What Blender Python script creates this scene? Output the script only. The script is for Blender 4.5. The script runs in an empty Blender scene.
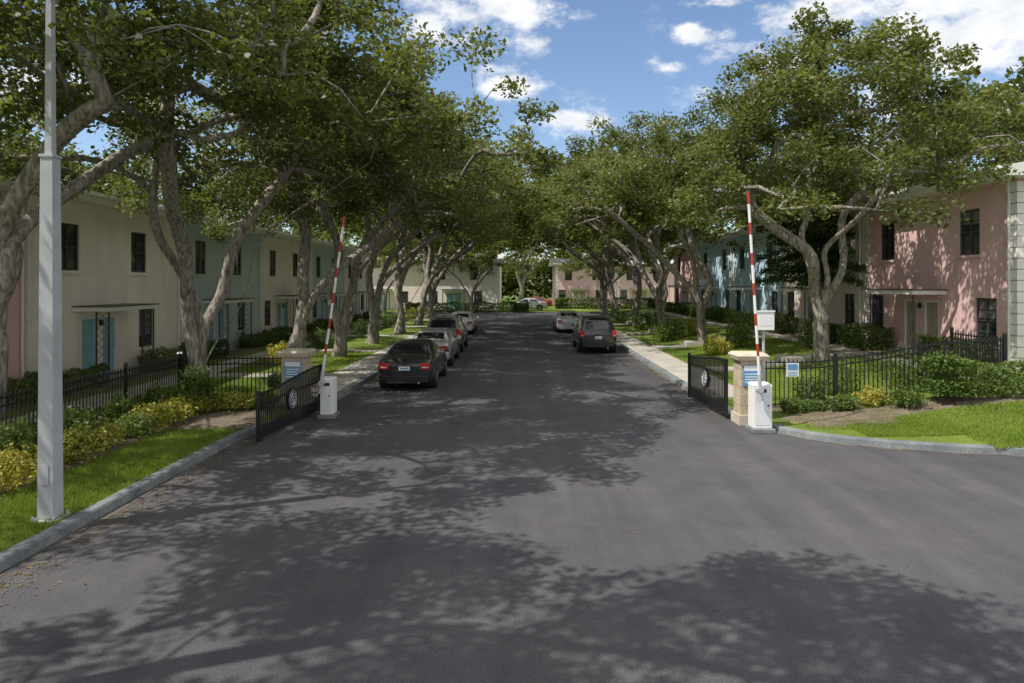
import bpy, math, random
import numpy as np
from mathutils import Vector, Matrix

scene = bpy.context.scene
COL = scene.collection

# ------------------------------------------------------------------ materials
def newmat(name):
    m = bpy.data.materials.new(name); m.use_nodes = True
    nt = m.node_tree
    return m, nt, nt.nodes['Principled BSDF'], nt.nodes['Material Output']

def simple(name, col, rough=0.6, metal=0.0, spec=0.5, vary=0.12, scale=6.0, bump=0.0, bscale=60.0, coat=0.0):
    m, nt, b, o = newmat(name)
    b.inputs['Roughness'].default_value = rough
    b.inputs['Metallic'].default_value = metal
    b.inputs['Specular IOR Level'].default_value = spec
    if coat: 
        b.inputs['Coat Weight'].default_value = coat
        b.inputs['Coat Roughness'].default_value = 0.05
    tc = nt.nodes.new('ShaderNodeTexCoord')
    n = nt.nodes.new('ShaderNodeTexNoise'); n.inputs['Scale'].default_value = scale; n.inputs['Detail'].default_value = 6
    nt.links.new(tc.outputs['Object'], n.inputs['Vector'])
    r = nt.nodes.new('ShaderNodeValToRGB')
    r.color_ramp.elements[0].position = 0.3; r.color_ramp.elements[1].position = 0.7
    r.color_ramp.elements[0].color = tuple(c*(1-vary) for c in col)+(1,)
    r.color_ramp.elements[1].color = tuple(min(1, c*(1+vary)) for c in col)+(1,)
    nt.links.new(n.outputs['Fac'], r.inputs['Fac'])
    nt.links.new(r.outputs['Color'], b.inputs['Base Color'])
    if bump:
        n2 = nt.nodes.new('ShaderNodeTexNoise'); n2.inputs['Scale'].default_value = bscale; n2.inputs['Detail'].default_value = 4
        nt.links.new(tc.outputs['Object'], n2.inputs['Vector'])
        bp = nt.nodes.new('ShaderNodeBump'); bp.inputs['Strength'].default_value = bump; bp.inputs['Distance'].default_value = 0.02
        nt.links.new(n2.outputs['Fac'], bp.inputs['Height'])
        nt.links.new(bp.outputs['Normal'], b.inputs['Normal'])
    return m

def multi_noise(name, cols, scales, rough=0.9, bump=0.4, bscale=80, bdist=0.01, spec=0.2, amp=0.35):
    m, nt, b, o = newmat(name)
    b.inputs['Roughness'].default_value = rough
    b.inputs['Specular IOR Level'].default_value = spec
    L = nt.links
    tc = nt.nodes.new('ShaderNodeTexCoord')
    n1 = nt.nodes.new('ShaderNodeTexNoise'); n1.inputs['Scale'].default_value = scales[0]; n1.inputs['Detail'].default_value = 8; n1.inputs['Roughness'].default_value = 0.6
    L.new(tc.outputs['Object'], n1.inputs['Vector'])
    r1 = nt.nodes.new('ShaderNodeValToRGB')
    r1.color_ramp.elements[0].position = 0.35; r1.color_ramp.elements[1].position = 0.62
    r1.color_ramp.elements[0].color = tuple(cols[0])+(1,)
    r1.color_ramp.elements[1].color = tuple(cols[1])+(1,)
    if len(cols) > 2:
        e = r1.color_ramp.elements.new(0.74); e.color = tuple(cols[2])+(1,)
    L.new(n1.outputs['Fac'], r1.inputs['Fac'])
    n2 = nt.nodes.new('ShaderNodeTexNoise'); n2.inputs['Scale'].default_value = scales[1]; n2.inputs['Detail'].default_value = 5
    L.new(tc.outputs['Object'], n2.inputs['Vector'])
    mr = nt.nodes.new('ShaderNodeMapRange'); mr.inputs['From Min'].default_value = 0.3; mr.inputs['From Max'].default_value = 0.7
    mr.inputs['To Min'].default_value = 1-amp; mr.inputs['To Max'].default_value = 1+amp
    L.new(n2.outputs['Fac'], mr.inputs['Value'])
    mx = nt.nodes.new('ShaderNodeVectorMath'); mx.operation = 'SCALE'
    L.new(r1.outputs['Color'], mx.inputs[0]); L.new(mr.outputs['Result'], mx.inputs['Scale'])
    L.new(mx.outputs['Vector'], b.inputs['Base Color'])
    n3 = nt.nodes.new('ShaderNodeTexNoise'); n3.inputs['Scale'].default_value = bscale; n3.inputs['Detail'].default_value = 3
    L.new(tc.outputs['Object'], n3.inputs['Vector'])
    bp = nt.nodes.new('ShaderNodeBump'); bp.inputs['Strength'].default_value = bump; bp.inputs['Distance'].default_value = bdist
    L.new(n3.outputs['Fac'], bp.inputs['Height']); L.new(bp.outputs['Normal'], b.inputs['Normal'])
    return m

def leafmat(name, dark, light, transl=0.38, cheap=False):
    m, nt, b, o = newmat(name)
    L = nt.links
    a = nt.nodes.new('ShaderNodeAttribute'); a.attribute_name = 'tint'
    r = nt.nodes.new('ShaderNodeValToRGB')
    r.color_ramp.elements[0].color = tuple(dark)+(1,); r.color_ramp.elements[1].color = tuple(light)+(1,)
    L.new(a.outputs['Fac'], r.inputs['Fac'])
    if cheap:
        nt.nodes.remove(b); b = nt.nodes.new('ShaderNodeBsdfDiffuse'); L.new(r.outputs['Color'], b.inputs['Color'])
    else:
        L.new(r.outputs['Color'], b.inputs['Base Color'])
        b.inputs['Roughness'].default_value = 0.48; b.inputs['Specular IOR Level'].default_value = 0.35
    t = nt.nodes.new('ShaderNodeBsdfTranslucent')
    g = nt.nodes.new('ShaderNodeVectorMath'); g.operation = 'MULTIPLY'; g.inputs[1].default_value = (1.7, 1.65, 0.9)
    L.new(r.outputs['Color'], g.inputs[0]); L.new(g.outputs['Vector'], t.inputs['Color'])
    mx = nt.nodes.new('ShaderNodeMixShader'); mx.inputs[0].default_value = transl
    L.new(b.outputs[0], mx.inputs[1]); L.new(t.outputs[0], mx.inputs[2]); L.new(mx.outputs[0], o.inputs['Surface'])
    return m

def asphalt_mat():
    m, nt, b, o = newmat('asphalt')
    L = nt.links
    tc = nt.nodes.new('ShaderNodeTexCoord')
    def noise(s, d=6, vec=None, rough=0.55):
        n = nt.nodes.new('ShaderNodeTexNoise'); n.inputs['Scale'].default_value = s; n.inputs['Detail'].default_value = d
        n.inputs['Roughness'].default_value = rough
        L.new(vec or tc.outputs['Object'], n.inputs['Vector']); return n
    def ramp(src, p0, p1, c0, c1):
        r = nt.nodes.new('ShaderNodeValToRGB'); r.color_ramp.elements[0].position = p0; r.color_ramp.elements[1].position = p1
        r.color_ramp.elements[0].color = c0+(1,); r.color_ramp.elements[1].color = c1+(1,)
        L.new(src, r.inputs['Fac']); return r
    def mul(a, bb):
        x = nt.nodes.new('ShaderNodeVectorMath'); x.operation = 'MULTIPLY'; L.new(a, x.inputs[0]); L.new(bb, x.inputs[1]); return x.outputs['Vector']
    big = ramp(noise(0.25, 6).outputs['Fac'], 0.35, 0.65, (0.059, 0.060, 0.070), (0.083, 0.080, 0.088))
    mp = nt.nodes.new('ShaderNodeMapping'); mp.inputs['Scale'].default_value = (1.6, 0.06, 1)
    L.new(tc.outputs['Object'], mp.inputs['Vector'])
    lanes = ramp(noise(1.0, 4, mp.outputs['Vector']).outputs['Fac'], 0.3, 0.7, (0.80, 0.80, 0.80), (1.22, 1.21, 1.18))
    fine = ramp(noise(45, 4).outputs['Fac'], 0.3, 0.72, (0.66, 0.66, 0.66), (1.45, 1.43, 1.38))
    blot = ramp(noise(1.7, 7, None, 0.7).outputs['Fac'], 0.3, 0.7, (0.82, 0.82, 0.84), (1.17, 1.15, 1.13))
    c = mul(mul(mul(big.outputs[0], lanes.outputs[0]), fine.outputs[0]), blot.outputs[0])
    L.new(c, b.inputs['Base Color'])
    b.inputs['Roughness'].default_value = 0.75; b.inputs['Specular IOR Level'].default_value = 0.4
    bp = nt.nodes.new('ShaderNodeBump'); bp.inputs['Strength'].default_value = 0.35; bp.inputs['Distance'].default_value = 0.006
    L.new(noise(90, 3).outputs['Fac'], bp.inputs['Height']); L.new(bp.outputs['Normal'], b.inputs['Normal'])
    return m

def stucco(name, col):
    m, nt, b, o = newmat(name)
    L = nt.links
    tc = nt.nodes.new('ShaderNodeTexCoord')
    n = nt.nodes.new('ShaderNodeTexNoise'); n.inputs['Scale'].default_value = 0.7; n.inputs['Detail'].default_value = 8
    mp = nt.nodes.new('ShaderNodeMapping'); mp.inputs['Scale'].default_value = (2.2, 2.2, 0.6)
    L.new(tc.outputs['Object'], mp.inputs['Vector']); L.new(mp.outputs['Vector'], n.inputs['Vector'])
    r = nt.nodes.new('ShaderNodeValToRGB'); r.color_ramp.elements[0].position = 0.28; r.color_ramp.elements[1].position = 0.6
    r.color_ramp.elements[0].color = tuple(c*0.89 for c in col)+(1,); r.color_ramp.elements[1].color = tuple(col)+(1,)
    L.new(n.outputs['Fac'], r.inputs['Fac'])
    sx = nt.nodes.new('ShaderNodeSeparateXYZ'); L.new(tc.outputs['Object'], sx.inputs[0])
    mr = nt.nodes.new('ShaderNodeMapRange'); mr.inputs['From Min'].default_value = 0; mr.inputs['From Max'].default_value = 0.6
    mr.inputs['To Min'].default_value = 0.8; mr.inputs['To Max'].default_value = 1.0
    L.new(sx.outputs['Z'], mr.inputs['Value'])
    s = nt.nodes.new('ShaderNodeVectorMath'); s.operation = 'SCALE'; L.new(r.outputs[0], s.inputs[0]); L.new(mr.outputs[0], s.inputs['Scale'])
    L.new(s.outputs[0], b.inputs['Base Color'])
    b.inputs['Roughness'].default_value = 0.9; b.inputs['Specular IOR Level'].default_value = 0.2
    n2 = nt.nodes.new('ShaderNodeTexNoise'); n2.inputs['Scale'].default_value = 40; n2.inputs['Detail'].default_value = 4
    L.new(tc.outputs['Object'], n2.inputs['Vector'])
    bp = nt.nodes.new('ShaderNodeBump'); bp.inputs['Strength'].default_value = 0.35; bp.inputs['Distance'].default_value = 0.01
    L.new(n2.outputs['Fac'], bp.inputs['Height']); L.new(bp.outputs['Normal'], b.inputs['Normal'])
    return m

def bark_mat():
    m, nt, b, o = newmat('oak_bark')
    L = nt.links
    tc = nt.nodes.new('ShaderNodeTexCoord')
    mp = nt.nodes.new('ShaderNodeMapping'); mp.inputs['Scale'].default_value = (9, 9, 2.2)
    L.new(tc.outputs['Object'], mp.inputs['Vector'])
    n = nt.nodes.new('ShaderNodeTexNoise'); n.inputs['Scale'].default_value = 1.6; n.inputs['Detail'].default_value = 7
    L.new(mp.outputs['Vector'], n.inputs['Vector'])
    r = nt.nodes.new('ShaderNodeValToRGB'); r.color_ramp.elements[0].position = 0.35; r.color_ramp.elements[1].position = 0.66
    r.color_ramp.elements[0].color = (0.13, 0.115, 0.096, 1); r.color_ramp.elements[1].color = (0.40, 0.36, 0.31, 1)
    L.new(n.outputs['Fac'], r.inputs['Fac']); L.new(r.outputs[0], b.inputs['Base Color'])
    b.inputs['Roughness'].default_value = 0.95; b.inputs['Specular IOR Level'].default_value = 0.1
    bp = nt.nodes.new('ShaderNodeBump'); bp.inputs['Strength'].default_value = 0.9; bp.inputs['Distance'].default_value = 0.04
    L.new(n.outputs['Fac'], bp.inputs['Height']); L.new(bp.outputs['Normal'], b.inputs['Normal'])
    return m

M = {}
M['asphalt'] = asphalt_mat()
M['lawn'] = multi_noise('lawn_grass', [(0.12, 0.175, 0.028), (0.18, 0.255, 0.04), (0.25, 0.25, 0.09)], (0.7, 22), bump=0.9, bscale=120, bdist=0.03)
M['ground'] = multi_noise('ground', [(0.09, 0.12, 0.03), (0.13, 0.15, 0.05)], (0.2, 8))
M['mulch'] = multi_noise('mulch', [(0.15, 0.12, 0.085), (0.23, 0.19, 0.14), (0.16, 0.18, 0.06)], (2.0, 45), bump=1.0, bscale=60, bdist=0.03)
M['concrete'] = multi_noise('sidewalk_concrete', [(0.36, 0.34, 0.30), (0.47, 0.44, 0.39)], (1.3, 30), bump=0.3, bscale=70, amp=.15)
M['kerb'] = multi_noise('kerb_concrete', [(0.12, 0.14, 0.15), (0.22, 0.235, 0.235)], (2.2, 24), bump=0.3, bscale=60, amp=.2)
M['gutter'] = multi_noise('gutter_debris', [(0.085, 0.078, 0.068), (0.15, 0.13, 0.10)], (3, 40), bump=0.6)
M['bark'] = bark_mat()
OD_,OL_=(0.060, 0.082, 0.022),(0.180, 0.203, 0.060)
M['oakleaf'] = leafmat('oak_leaves', OD_, OL_)
M['oakfar'] = leafmat('oak_leaves_far', OD_, OL_, cheap=True)
M['darkleaf'] = leafmat('pine_needles', (0.035, 0.065, 0.030), (0.08, 0.12, 0.045), 0.2, True)
M['hedgeleaf'] = leafmat('hedge_leaves', (0.055, 0.10, 0.020), (0.155, 0.22, 0.05), 0.3)
M['yellowleaf'] = leafmat('croton_leaves', (0.15, 0.18, 0.03), (0.52, 0.46, 0.09), 0.3)
M['grassblade'] = leafmat('grass_blades', (0.115, 0.18, 0.03), (0.27, 0.34, 0.07), 0.3, True)
M['litter']=leafmat('dry_leaves',(.10,.07,.04),(.26,.20,.11),.1,True)
M['white'] = simple('white_paint', (0.82, 0.81, 0.78), 0.5, vary=0.05, scale=2, bump=0.1)
M['trimwhite'] = simple('trim_paint', (0.80, 0.78, 0.74), 0.6, vary=0.06, scale=1.5, bump=0.1)
M['roof'] = simple('roof_membrane', (0.42, 0.42, 0.42), 0.9, vary=0.15, scale=1.0, bump=0.3)
M['black'] = simple('black_iron', (0.014, 0.014, 0.015), 0.4, vary=0.2, spec=0.5)
M['glass'] = simple('window_glass', (0.03, 0.036, 0.042), 0.06, vary=0.3, scale=1.0, spec=0.9)
M['bronze'] = simple('dark_window_frame', (0.07, 0.065, 0.058), 0.5)
M['blind'] = simple('window_blind', (0.16, 0.16, 0.15), 0.8, vary=0.3, scale=3)
M['teal'] = simple('teal_door_paint', (0.26, 0.48, 0.54), 0.5, vary=0.08)
M['beigedoor'] = simple('beige_door_paint', (0.42, 0.35, 0.30), 0.5, vary=0.08)
M['stone'] = multi_noise('pillar_stone', [(0.42, 0.34, 0.24), (0.55, 0.46, 0.34)], (3, 30), bump=0.7, bscale=40, amp=.2)
M['stonecap'] = multi_noise('pillar_cap', [(0.48, 0.42, 0.32), (0.58, 0.52, 0.42)], (3, 30), bump=0.3, amp=.15)
M['galv'] = simple('galvanised_metal', (0.46, 0.48, 0.51), 0.55, metal=0.1, vary=0.12, scale=3, bump=0.05)
M['red'] = simple('red_reflective', (0.42, 0.05, 0.035), 0.4)
M['signblue'] = simple('sign_blue', (0.12, 0.30, 0.52), 0.4)
M['signwhite'] = simple('sign_white', (0.75, 0.77, 0.78), 0.4, vary=0.04)
M['tyre'] = simple('tyre_rubber', (0.018, 0.018, 0.018), 0.85)
M['rim'] = simple('alloy_rim', (0.45, 0.45, 0.46), 0.3, metal=0.8)
M['carglass'] = simple('car_glass', (0.012, 0.014, 0.016), 0.04, spec=0.9, vary=0.1)
M['taillight'] = simple('tail_light', (0.55, 0.02, 0.015), 0.15, vary=0.1, coat=0.6)
M['headlight'] = simple('head_light', (0.6, 0.6, 0.6), 0.1, vary=0.05, coat=0.6)
M['plastic'] = simple('black_plastic', (0.02, 0.02, 0.02), 0.6)
def carpaint(n, c, metal=0.4): return simple('car_paint_'+n, c, 0.3, metal=metal, vary=0.03, coat=1.0)
W = {
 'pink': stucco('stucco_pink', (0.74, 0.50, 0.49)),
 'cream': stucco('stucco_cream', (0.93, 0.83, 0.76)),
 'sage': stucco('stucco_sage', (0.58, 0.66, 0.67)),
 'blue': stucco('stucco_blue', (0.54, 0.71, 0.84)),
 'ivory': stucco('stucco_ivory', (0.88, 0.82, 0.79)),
}

# ------------------------------------------------------------------ mesh tools
class MB:
    def __init__(s): s.v=[]; s.f=[]; s.m=[]; s.mats=[]
    def mi(s, mat):
        if mat not in s.mats: s.mats.append(mat)
        return s.mats.index(mat)
    def quad(s, a, b, c, d, mat):
        i=len(s.v); s.v += [a,b,c,d]; s.f.append((i,i+1,i+2,i+3)); s.m.append(s.mi(mat))
    def box(s, x0,x1,y0,y1,z0,z1, mat):
        i=len(s.v)
        s.v += [(x0,y0,z0),(x1,y0,z0),(x1,y1,z0),(x0,y1,z0),(x0,y0,z1),(x1,y0,z1),(x1,y1,z1),(x0,y1,z1)]
        for q in ((0,3,2,1),(4,5,6,7),(0,1,5,4),(1,2,6,5),(2,3,7,6),(3,0,4,7)):
            s.f.append(tuple(i+k for k in q)); s.m.append(s.mi(mat))
    def tbox(s, cx,cy,z0,z1,w0,w1,mat,d0=None,d1=None):
        d0 = w0 if d0 is None else d0; d1 = w1 if d1 is None else d1
        i=len(s.v)
        for z,w,d in ((z0,w0,d0),(z1,w1,d1)):
            s.v += [(cx-w/2,cy-d/2,z),(cx+w/2,cy-d/2,z),(cx+w/2,cy+d/2,z),(cx-w/2,cy+d/2,z)]
        for q in ((0,3,2,1),(4,5,6,7),(0,1,5,4),(1,2,6,5),(2,3,7,6),(3,0,4,7)):
            s.f.append(tuple(i+k for k in q)); s.m.append(s.mi(mat))
    def cyl(s, p0, p1, r0, r1, n, mat, caps=True):
        p0=Vector(p0); p1=Vector(p1); t=(p1-p0).normalized()
        a=t.orthogonal().normalized(); b=t.cross(a)
        i=len(s.v)
        for p,r in ((p0,r0),(p1,r1)):
            for k in range(n):
                an=2*math.pi*k/n; s.v.append(tuple(p+a*(r*math.cos(an))+b*(r*math.sin(an))))
        for k in range(n):
            k2=(k+1)%n; s.f.append((i+k,i+k2,i+n+k2,i+n+k)); s.m.append(s.mi(mat))
        if caps:
            s.f.append(tuple(i+n-1-k for k in range(n))); s.m.append(s.mi(mat))
            s.f.append(tuple(i+n+k for k in range(n))); s.m.append(s.mi(mat))
    def build(s, name, parent=None, smooth=False, loc=None, rotz=0, bevel=0, subsurf=0):
        me=bpy.data.meshes.new(name); me.from_pydata(s.v,[],s.f); 
        for m in s.mats: me.materials.append(m)
        me.polygons.foreach_set('material_index', s.m)
        if smooth: me.polygons.foreach_set('use_smooth',[True]*len(s.f))
        me.update()
        ob=bpy.data.objects.new(name, me); COL.objects.link(ob)
        if parent: ob.parent=parent
        if loc: ob.location=loc
        ob.rotation_euler[2]=rotz
        if bevel:
            b=ob.modifiers.new('bevel','BEVEL'); b.width=bevel; b.segments=2; b.limit_method='ANGLE'
        if subsurf:
            b=ob.modifiers.new('sub','SUBSURF'); b.levels=subsurf; b.render_levels=subsurf
        return ob

def empty(name, loc=(0,0,0), rotz=0, scale=1):
    e=bpy.data.objects.new(name,None); COL.objects.link(e); e.location=loc; e.rotation_euler[2]=rotz
    e.scale=(scale,)*3 if not isinstance(scale,tuple) else scale
    e.empty_display_size=0.3
    return e

def np_mesh(name, verts, k, mat, tint=None, smooth=False):
    n=len(verts)//k
    me=bpy.data.meshes.new(name)
    me.vertices.add(len(verts)); me.vertices.foreach_set('co', verts.astype(np.float32).ravel())
    me.loops.add(n*k); me.loops.foreach_set('vertex_index', np.arange(n*k,dtype=np.int32))
    me.polygons.add(n); me.polygons.foreach_set('loop_start', np.arange(0,n*k,k,dtype=np.int32))
    me.update(calc_edges=True)
    if tint is not None:
        at=me.attributes.new('tint','FLOAT','FACE'); at.data.foreach_set('value', np.clip(tint,0,1).astype(np.float32))
    me.materials.append(mat)
    return me

def leaves(rng, C, size, aspect=0.6, up=0.5):
    n=len(C)
    nrm=rng.normal(size=(n,3)); nrm[:,2]=np.abs(nrm[:,2])+up
    nrm/=np.linalg.norm(nrm,axis=1)[:,None]
    a=np.cross(nrm, rng.normal(size=(n,3))); a/=np.linalg.norm(a,axis=1)[:,None]
    b=np.cross(nrm,a)
    s=(size*rng.uniform(0.65,1.35,n))[:,None]
    V=np.empty((n,4,3)); V[:,0]=C-a*s*0.5; V[:,1]=C+b*s*0.5*aspect; V[:,2]=C+a*s*0.5; V[:,3]=C-b*s*0.5*aspect
    return V.reshape(-1,3)

# ------------------------------------------------------------------ oak generator
def make_oak(seed, R=6.2, zb=4.9, zt=10.8, off=(1.3,0), nstem=3, fork=1.0, ntar=250, leaf=0.138, per=190, tip=0.029, lean=0.0, stemr=3.0, a0=None, gap=0.24, far=False, arch=0.20):
    rng=np.random.default_rng(seed)
    P=[np.zeros(3)]; par=[-1]
    def add(p,q): P.append(np.array(p,float)); par.append(q); return len(P)-1
    cur=0; nf=max(2,int(fork/0.3))
    for i in range(nf):
        t=(i+1)/nf; cur=add((lean*t*0.4+rng.normal(0,.04), rng.normal(0,.04), fork*t),cur)
    base=cur
    allowed=[]
    if a0 is None: a0=rng.uniform(0,2*math.pi)
    for k in range(nstem):
        an=a0+2*math.pi*k/nstem+rng.uniform(-.4,.4)
        rr=stemr*rng.uniform(.7,1.2)
        end=np.array([off[0]+lean+rr*math.cos(an), off[1]+rr*math.sin(an), zb+rng.uniform(.6,1.8)])
        st=P[base]; d=np.linalg.norm(end-st); n=int(d/0.35); cur=base
        ph=rng.uniform(0,6.28,6); am=rng.uniform(.18,.40,3)
        for i in range(1,n+1):
            t=i/n
            p=st+(end-st)*t
            env=min(1,t*3)
            p=p+np.array([am[0]*math.sin(5*t+ph[0])+.09*math.sin(13*t+ph[3]),am[1]*math.sin(6*t+ph[1])+.09*math.sin(12*t+ph[4]),0.14*math.sin(7*t+ph[2])])*env
            p[:2]-= (end-st)[:2]*arch*math.sin(math.pi*t)
            cur=add(p,cur)
            if t>0.42: allowed.append(cur)
    ph=rng.uniform(0,6.28,4)
    T=[]
    while len(T)<ntar:
        an=rng.uniform(0,2*math.pi); rho=rng.uniform(0,1)**0.55
        Re=R*(1+0.13*math.sin(2*an+ph[0])+0.10*math.sin(3*an+ph[1])+0.07*math.sin(5*an+ph[2]))
        x=rho*Re*math.cos(an)+off[0]; y=rho*Re*math.sin(an)+off[1]
        top=zb+(zt-zb)*math.sqrt(max(0,1-0.88*rho*rho))*(1+0.10*math.sin(1.3*x+ph[2])*math.cos(1.2*y+ph[3]))
        bot=zb+1.7*(1-rho*rho)-0.3*rho
        z=bot+(top-bot)*rng.uniform(0,1)**0.75
        g=math.sin(1.15*x+ph[1])*math.sin(1.2*y+ph[0])*math.sin(1.5*z+ph[3])
        if g>gap: continue
        T.append((x,y,z))
    T=np.array(T)
    order=np.argsort(np.linalg.norm(T-np.array([off[0],off[1],zb+1]),axis=1))
    for ti in order:
        t=T[ti]; A=np.array([P[i] for i in allowed])
        d=np.linalg.norm(A-t,axis=1)+ 2.0*np.maximum(0,A[:,2]-t[2]-0.1)
        j=allowed[int(np.argmin(d))]; st=P[j]; L=np.linalg.norm(t-st); n=max(1,int(L/0.55)); cur=j
        w=rng.normal(0,0.12*min(L,2),3)
        for i in range(1,n+1):
            u=i/n; p=st+(t-st)*u+w*math.sin(math.pi*u)+np.array([0,0,0.12*L*math.sin(math.pi*u)])
            cur=add(p,cur); allowed.append(cur)
    N=len(P); ch=[[] for _ in range(N)]
    for i in range(1,N): ch[par[i]].append(i)
    r=np.zeros(N); e=2.2
    for i in range(N-1,-1,-1):
        r[i]= tip if not ch[i] else (sum(r[c]**e for c in ch[i]))**(1/e)
    for i in range(N):
        if P[i][2]<0.5: r[i]*=1+0.45*(0.5-P[i][2])/0.5
    V=[];F=[]
    stack=[(-1,0)]
    while stack:
        pr,nd=stack.pop()
        chain=[nd] if pr<0 else [pr,nd]
        while ch[chain[-1]]:
            cs=sorted(ch[chain[-1]],key=lambda c:-r[c])
            for c in cs[1:]: stack.append((chain[-1],c))
            chain.append(cs[0])
        rad=[r[c] for c in chain]
        if pr>=0: rad[0]=r[nd]
        if max(rad)<0.06: rad=[q*(1-.6*i/len(rad))*.8 for i,q in enumerate(rad)]
        ns=10 if max(rad)>0.09 else (6 if max(rad)>0.04 else 4)
        if far: ns=min(ns,6)
        pts=[Vector(P[c]) for c in chain]; ref=Vector((0.31,0.93,0.17)); base0=len(V)
        for i,p in enumerate(pts):
            t=(pts[min(i+1,len(pts)-1)]-pts[max(i-1,0)])
            if t.length<1e-5: t=Vector((0,0,1))
            t.normalize(); a=t.cross(ref); 
            if a.length<0.05: a=t.orthogonal()
            a.normalize(); b=t.cross(a)
            for k in range(ns):
                an=2*math.pi*k/ns; wob=1+.10*math.sin(3*an+i*.7)+.06*math.sin(5*an-i*1.1)
                q=p+a*(rad[i]*wob*math.cos(an))+b*(rad[i]*wob*math.sin(an)); V.append(q[:])
        for i in range(len(pts)-1):
            for k in range(ns):
                k2=(k+1)%ns; F.append((base0+i*ns+k,base0+i*ns+k2,base0+(i+1)*ns+k2,base0+(i+1)*ns+k))
    me=bpy.data.meshes.new('oak_limbs'); me.from_pydata(V,[],F); me.materials.append(M['bark'])
    me.polygons.foreach_set('use_smooth',[True]*len(F)); me.update()
    cs=[];tn=[]
    if far: leaf=.24; per=70
    for t in T:
        n=int(per*rng.uniform(.6,1.4)); rad=rng.uniform(.50,.90)
        g=rng.normal(size=(n,3)); g/=np.linalg.norm(g,axis=1)[:,None]
        q=g*(rng.uniform(0,1,n)**0.5)[:,None]*rad; q[:,2]*=0.6
        cs.append(q+t); b0=rng.uniform(.1,.8)
        tn.append(np.clip(b0+rng.normal(0,.18,n),0,1))
    Cc=np.concatenate(cs); tt=np.concatenate(tn)
    lm=np_mesh('oak_foliage', leaves(rng,Cc,leaf,0.62), 4, M['oakfar' if far else 'oakleaf'], tt)
    return me,lm

def place_tree(var, x,y,z=0.1,rot=0,scale=1.0,name='live_oak_tree'):
    e=empty(name,(x,y,z),rot,scale)
    for me,nm in zip(var,('trunk_and_limbs','foliage')):
        o=bpy.data.objects.new(nm,me); COL.objects.link(o); o.parent=e
    return e

D=math.radians
def both(*a,**k): return make_oak(*a,**k), make_oak(*a,far=True,**k)
OA,OAf=both(11, nstem=4, fork=0.6, stemr=3.2, a0=.2, off=(1.9,0), R=6.3, ntar=265, zb=5.5, zt=11.0)
OB,OBf=both(23, nstem=3, fork=1.0, off=(1.7,0), R=6.3, lean=.3, zb=5.2)
OC,OCf=both(37, nstem=3, fork=0.7, off=(1.5,.3), R=6.4, lean=.3)
OD,ODf=both(53, nstem=2, fork=1.4, R=6.2, off=(1.6,0), lean=.8, zb=5.2)
OE,OEf=both(71, nstem=4, fork=1.7, R=6.0, zb=4.7, zt=11.8, off=(-0.1,0), ntar=310, leaf=0.145, stemr=2.4)
OF=make_oak(92, nstem=3, fork=2.2, R=5.6, zb=5.7, zt=11.2, off=(2.0,-.6), ntar=200, tip=.031, stemr=2.6, a0=1.2, gap=.14, lean=.3, arch=.38)

# left row
place_tree(OF,-9.0,3.4,rot=D(-10),scale=1.05)
place_tree(OF,-10.0,12.8,rot=D(12),scale=1.0)
place_tree(OA,-8.7,18.4,rot=D(-20),scale=1.02)
place_tree(OD,-8.3,24.5,rot=D(20),scale=1.04)
place_tree(OC,-8.1,30.5,rot=D(-30),scale=1.08)
place_tree(OB,-8.0,37,rot=D(-20),scale=1.16)
place_tree(OAf,-7.9,45,rot=D(25),scale=1.2)
place_tree(ODf,-8.0,53.5,rot=D(-15),scale=1.28)
place_tree(OCf,-8.2,62,rot=D(20),scale=1.35)
# right row
place_tree(OE,10.8,24.5,0.5,rot=D(170),scale=1.0)
place_tree(OB,9.2,34.0,rot=D(200),scale=1.06)
place_tree(OCf,8.9,42.5,rot=D(165),scale=1.15)
place_tree(OAf,8.7,51,rot=D(185),scale=1.2)
place_tree(ODf,8.5,59.5,rot=D(150),scale=1.3)
place_tree(OEf,8.4,68,rot=D(210),scale=1.3)
for (x,y,v,r,s) in [(-27,30,OEf,40,1.15),(-28,44,OCf,80,1.1),(-27,58,OBf,10,1.2),(-26,18,OAf,0,1.0),
                  (28,34,OEf,20,1.35),(27,46,OBf,120,1.3),(29,24,OCf,200,1.3),(27,60,OCf,60,1.3),
                  (-15,75,OBf,0,1.0),(-5.5,76.8,OCf,60,.9),(16,77,OEf,100,1.1),(9.5,80,OCf,10,.8),(0,99,OBf,30,1.6),(11,112,OEf,0,1.6),(-13,98,OCf,60,1.4)]:
    place_tree(v,x,y,0,rot=D(r),scale=s)

# distant tree mass
rng=np.random.default_rng(5)
cs=[];tn=[]
for i in range(640):
    x=rng.uniform(-110,110); y=rng.uniform(116,150)
    z=rng.uniform(0.5,1)**0.7*(16+4*math.sin(x*0.13)+3*math.sin(x*.31+1)) ; z*=rng.uniform(.25,1)
    if i>480: x*=.4; z=rng.uniform(1.5,6); y=rng.uniform(113,118)
    n=140; g=rng.normal(size=(n,3)); g/=np.linalg.norm(g,axis=1)[:,None]
    q=g*(rng.uniform(0,1,n)**.4)[:,None]*rng.uniform(2.,3.5); q[:,2]*=.75
    cs.append(q+np.array([x,y,max(z,2)])); tn.append(np.clip(rng.uniform(.1,.6)+rng.normal(0,.15,n),0,1))
lm=np_mesh('distant_trees',leaves(rng,np.concatenate(cs),0.70,.7),4,M['oakfar'],np.concatenate(tn))
o=bpy.data.objects.new('distant_trees',lm); COL.objects.link(o)

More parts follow.
